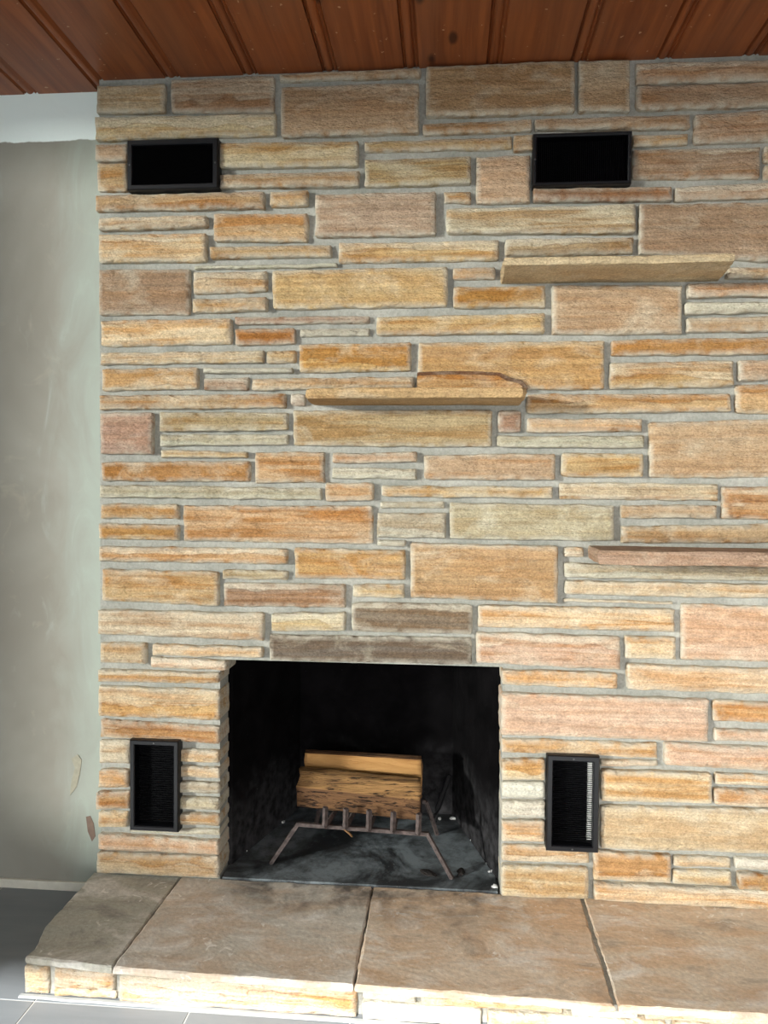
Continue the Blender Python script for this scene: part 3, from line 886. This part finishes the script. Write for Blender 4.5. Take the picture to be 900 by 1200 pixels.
# ------------------------------------------------------------------ logs
def log(name, prof, x0, x1, seed, mats, label, slope=0.0, nseg=30, rough=0.004, yaw=-0.05):
    """prof: (y, z) outline counter-clockwise seen from -x; lies along x"""
    pts = []
    n = len(prof)
    for i in range(n):
        a, b = Vector(prof[i]), Vector(prof[(i + 1) % n])
        k = max(1, int((b - a).length / 0.008))
        for j in range(k): pts.append((a.lerp(b, j / k), i))
    L = len(pts); bm = bmesh.new(); rings = []
    cy = sum(p[0].x for p in pts) / L; cz = sum(p[0].y for p in pts) / L
    for s in range(nseg + 1):
        t = s / nseg; x = x0 + (x1 - x0) * t; ring = []
        for p, i in pts:
            d = Vector((p.x - cy, p.y - cz)).normalized()
            r = (noise.noise((x * 5 + seed, p.x * 60, p.y * 60)) * 1.0 + noise.noise((x * 16 + seed, p.x * 120, p.y * 120)) * 0.6) * rough
            xe = 0.012 * noise.noise((p.x * 20 + seed, p.y * 20, 3)) if s in (0, nseg) else 0
            ring.append(bm.verts.new((x + xe, p.x + d.x * r + yaw * (t - 0.5), p.y + d.y * r + slope * (t - 0.5))))
        rings.append(ring)
    for r0, r1 in zip(rings, rings[1:]):
        for k in range(L):
            f = bm.faces.new((r0[k], r0[(k + 1) % L], r1[(k + 1) % L], r1[k])); f.material_index = mats[pts[k][1]]; f.smooth = True
    f = bm.faces.new(list(reversed(rings[0]))); f.material_index = 3
    f = bm.faces.new(rings[-1]); f.material_index = 3
    bmesh.ops.recalc_face_normals(bm, faces=bm.faces[:])
    me = from_bm(name, bm)
    for mm in ('bark', 'bark_low', 'split_wood', 'end_grain'): me.materials.append(M[mm])
    o = link(name, me); tag(o, label, 'firewood'); return o
zl = zt_g + 0.019
yl = 0.195
zA = W(420, 911, yl + 0.05).z; zB = W(420, 930, yl + 0.005).z
xa, xb = W(346, 935, yl).x, W(493, 935, yl).x
log('split_log', [(yl + 0.004, zl + 0.002), (yl + 0.03, zl), (yl + 0.085, zl + 0.002), (yl + 0.105, zl + 0.04), (yl + 0.095, zA + 0.004), (yl + 0.05, zA), (yl + 0.004, zB)], xa, xb, 2.0,
    [1, 1, 1, 1, 0, 0, 1], 'split firewood log with rough cracked bark, in front on the grate', -0.010)
yk = yl + 0.125
zC = W(425, 887, yk + 0.012).z; zD = W(425, 899, yk + 0.004).z
xa2, xb2 = W(355, 898, yk).x, W(493, 898, yk).x
log('split_log', [(yk + 0.024, zl + 0.006), (yk + 0.10, zl + 0.004), (yk + 0.11, zC - 0.03), (yk + 0.05, zC + 0.004), (yk + 0.016, zC), (yk + 0.012, zD), (yk + 0.014, zl + 0.06)], xa2, xb2, 8.0,
    [1, 1, 1, 1, 2, 2, 2], 'smooth golden split log lying behind the barked one', -0.002, rough=0.0018, yaw=-0.018)

# iron bar leaning at the back corner
pb, pt = P(508, 966, FZ), W(527, 908, 0.50)
bm = bmesh.new()
d = (pt - pb).normalized()
add_tube(bm, [pb + Vector((0, 0, .012)), pb + d * 0.05 + Vector((0, 0, .012)), pt], 0.014, 0.010, 6)
bar = link('iron_bar', from_bm('iron_bar', bm), M['black_iron']); tag(bar, 'black iron bar leaning upright beside the logs in the firebox', 'iron bar')

# ------------------------------------------------------------------ ash flakes and bark bits
def flake(name, loc, size, mat, label, cat, sd, group=None, flat=0.35):
    bm = bmesh.new(); bmesh.ops.create_icosphere(bm, subdivisions=2, radius=1.0)
    for v in bm.verts:
        k = 1 + 0.55 * noise.noise((v.co.x * 1.4 + sd * 3.3, v.co.y * 1.4, v.co.z * 1.4))
        v.co = Vector((v.co.x * size[0], v.co.y * size[1], max(-0.5, v.co.z) * size[2])) * k
    zmin = min(v.co.z for v in bm.verts)
    for v in bm.verts: v.co.z -= zmin
    bmesh.ops.rotate(bm, cent=(0, 0, 0), matrix=Matrix.Rotation(sd * 1.7, 3, 'Z'), verts=bm.verts)
    o = link(name, from_bm(name, bm), mat, None, loc); tag(o, label, cat, group); return o
G1 = 'pale ash flakes on the firebox floor'
ASH = {'l': 'pale ash flake lying along the foot of the shaded firebox side', 'r': 'pale ash flake in the seam under the firebox side near the grate foot', 'b': 'pale ash flake at the back of firebox beside the iron bar'}
for i, (px, py, s, k_) in enumerate(((288, 997, .011, 'l'), (270, 1008, .008, 'l'), (560, 992, .010, 'r'), (553, 985, .008, 'r'), (566, 1003, .009, 'r'), (575, 1022, .010, 'r'), (580, 1040, .011, 'r'), (571, 1012, .008, 'r'), (303, 983, .007, 'l'), (332, 964, .009, 'l'), (530, 960, .012, 'b'), (515, 960, .010, 'b'))):
    flake('ash_flake', P(px, py, FZ), (s, s * .6, s * .45), M['ash'], ASH[k_], 'ash', i + 1, G1)
flake('charred_chip', P(502, 1024, FZ), (.030, .016, .005), M['char'], 'flat charred bark chip beside the front grate leg', 'chip', 20)
flake('charred_chip', P(540, 1024, FZ), (.020, .012, .010), M['char'], 'small charred lump behind the grate foot', 'chip', 23)
bm = bmesh.new()
q0 = W(401, 970, 0.13)
add_tube(bm, [q0, q0 + Vector((.016, -.006, -.008)), q0 + Vector((.030, -.008, -.018)), q0 + Vector((.034, -.006, -.026))], .006, .003, 6)
for v in bm.verts: v.co += Vector((noise.noise(v.co * 90), noise.noise(v.co * 80), noise.noise(v.co * 70))) * .002
tag(link('bark_strip', from_bm('bark_strip', bm), M['bark_chip']), 'thin strip of bark hanging over the grate front bar', 'bark')
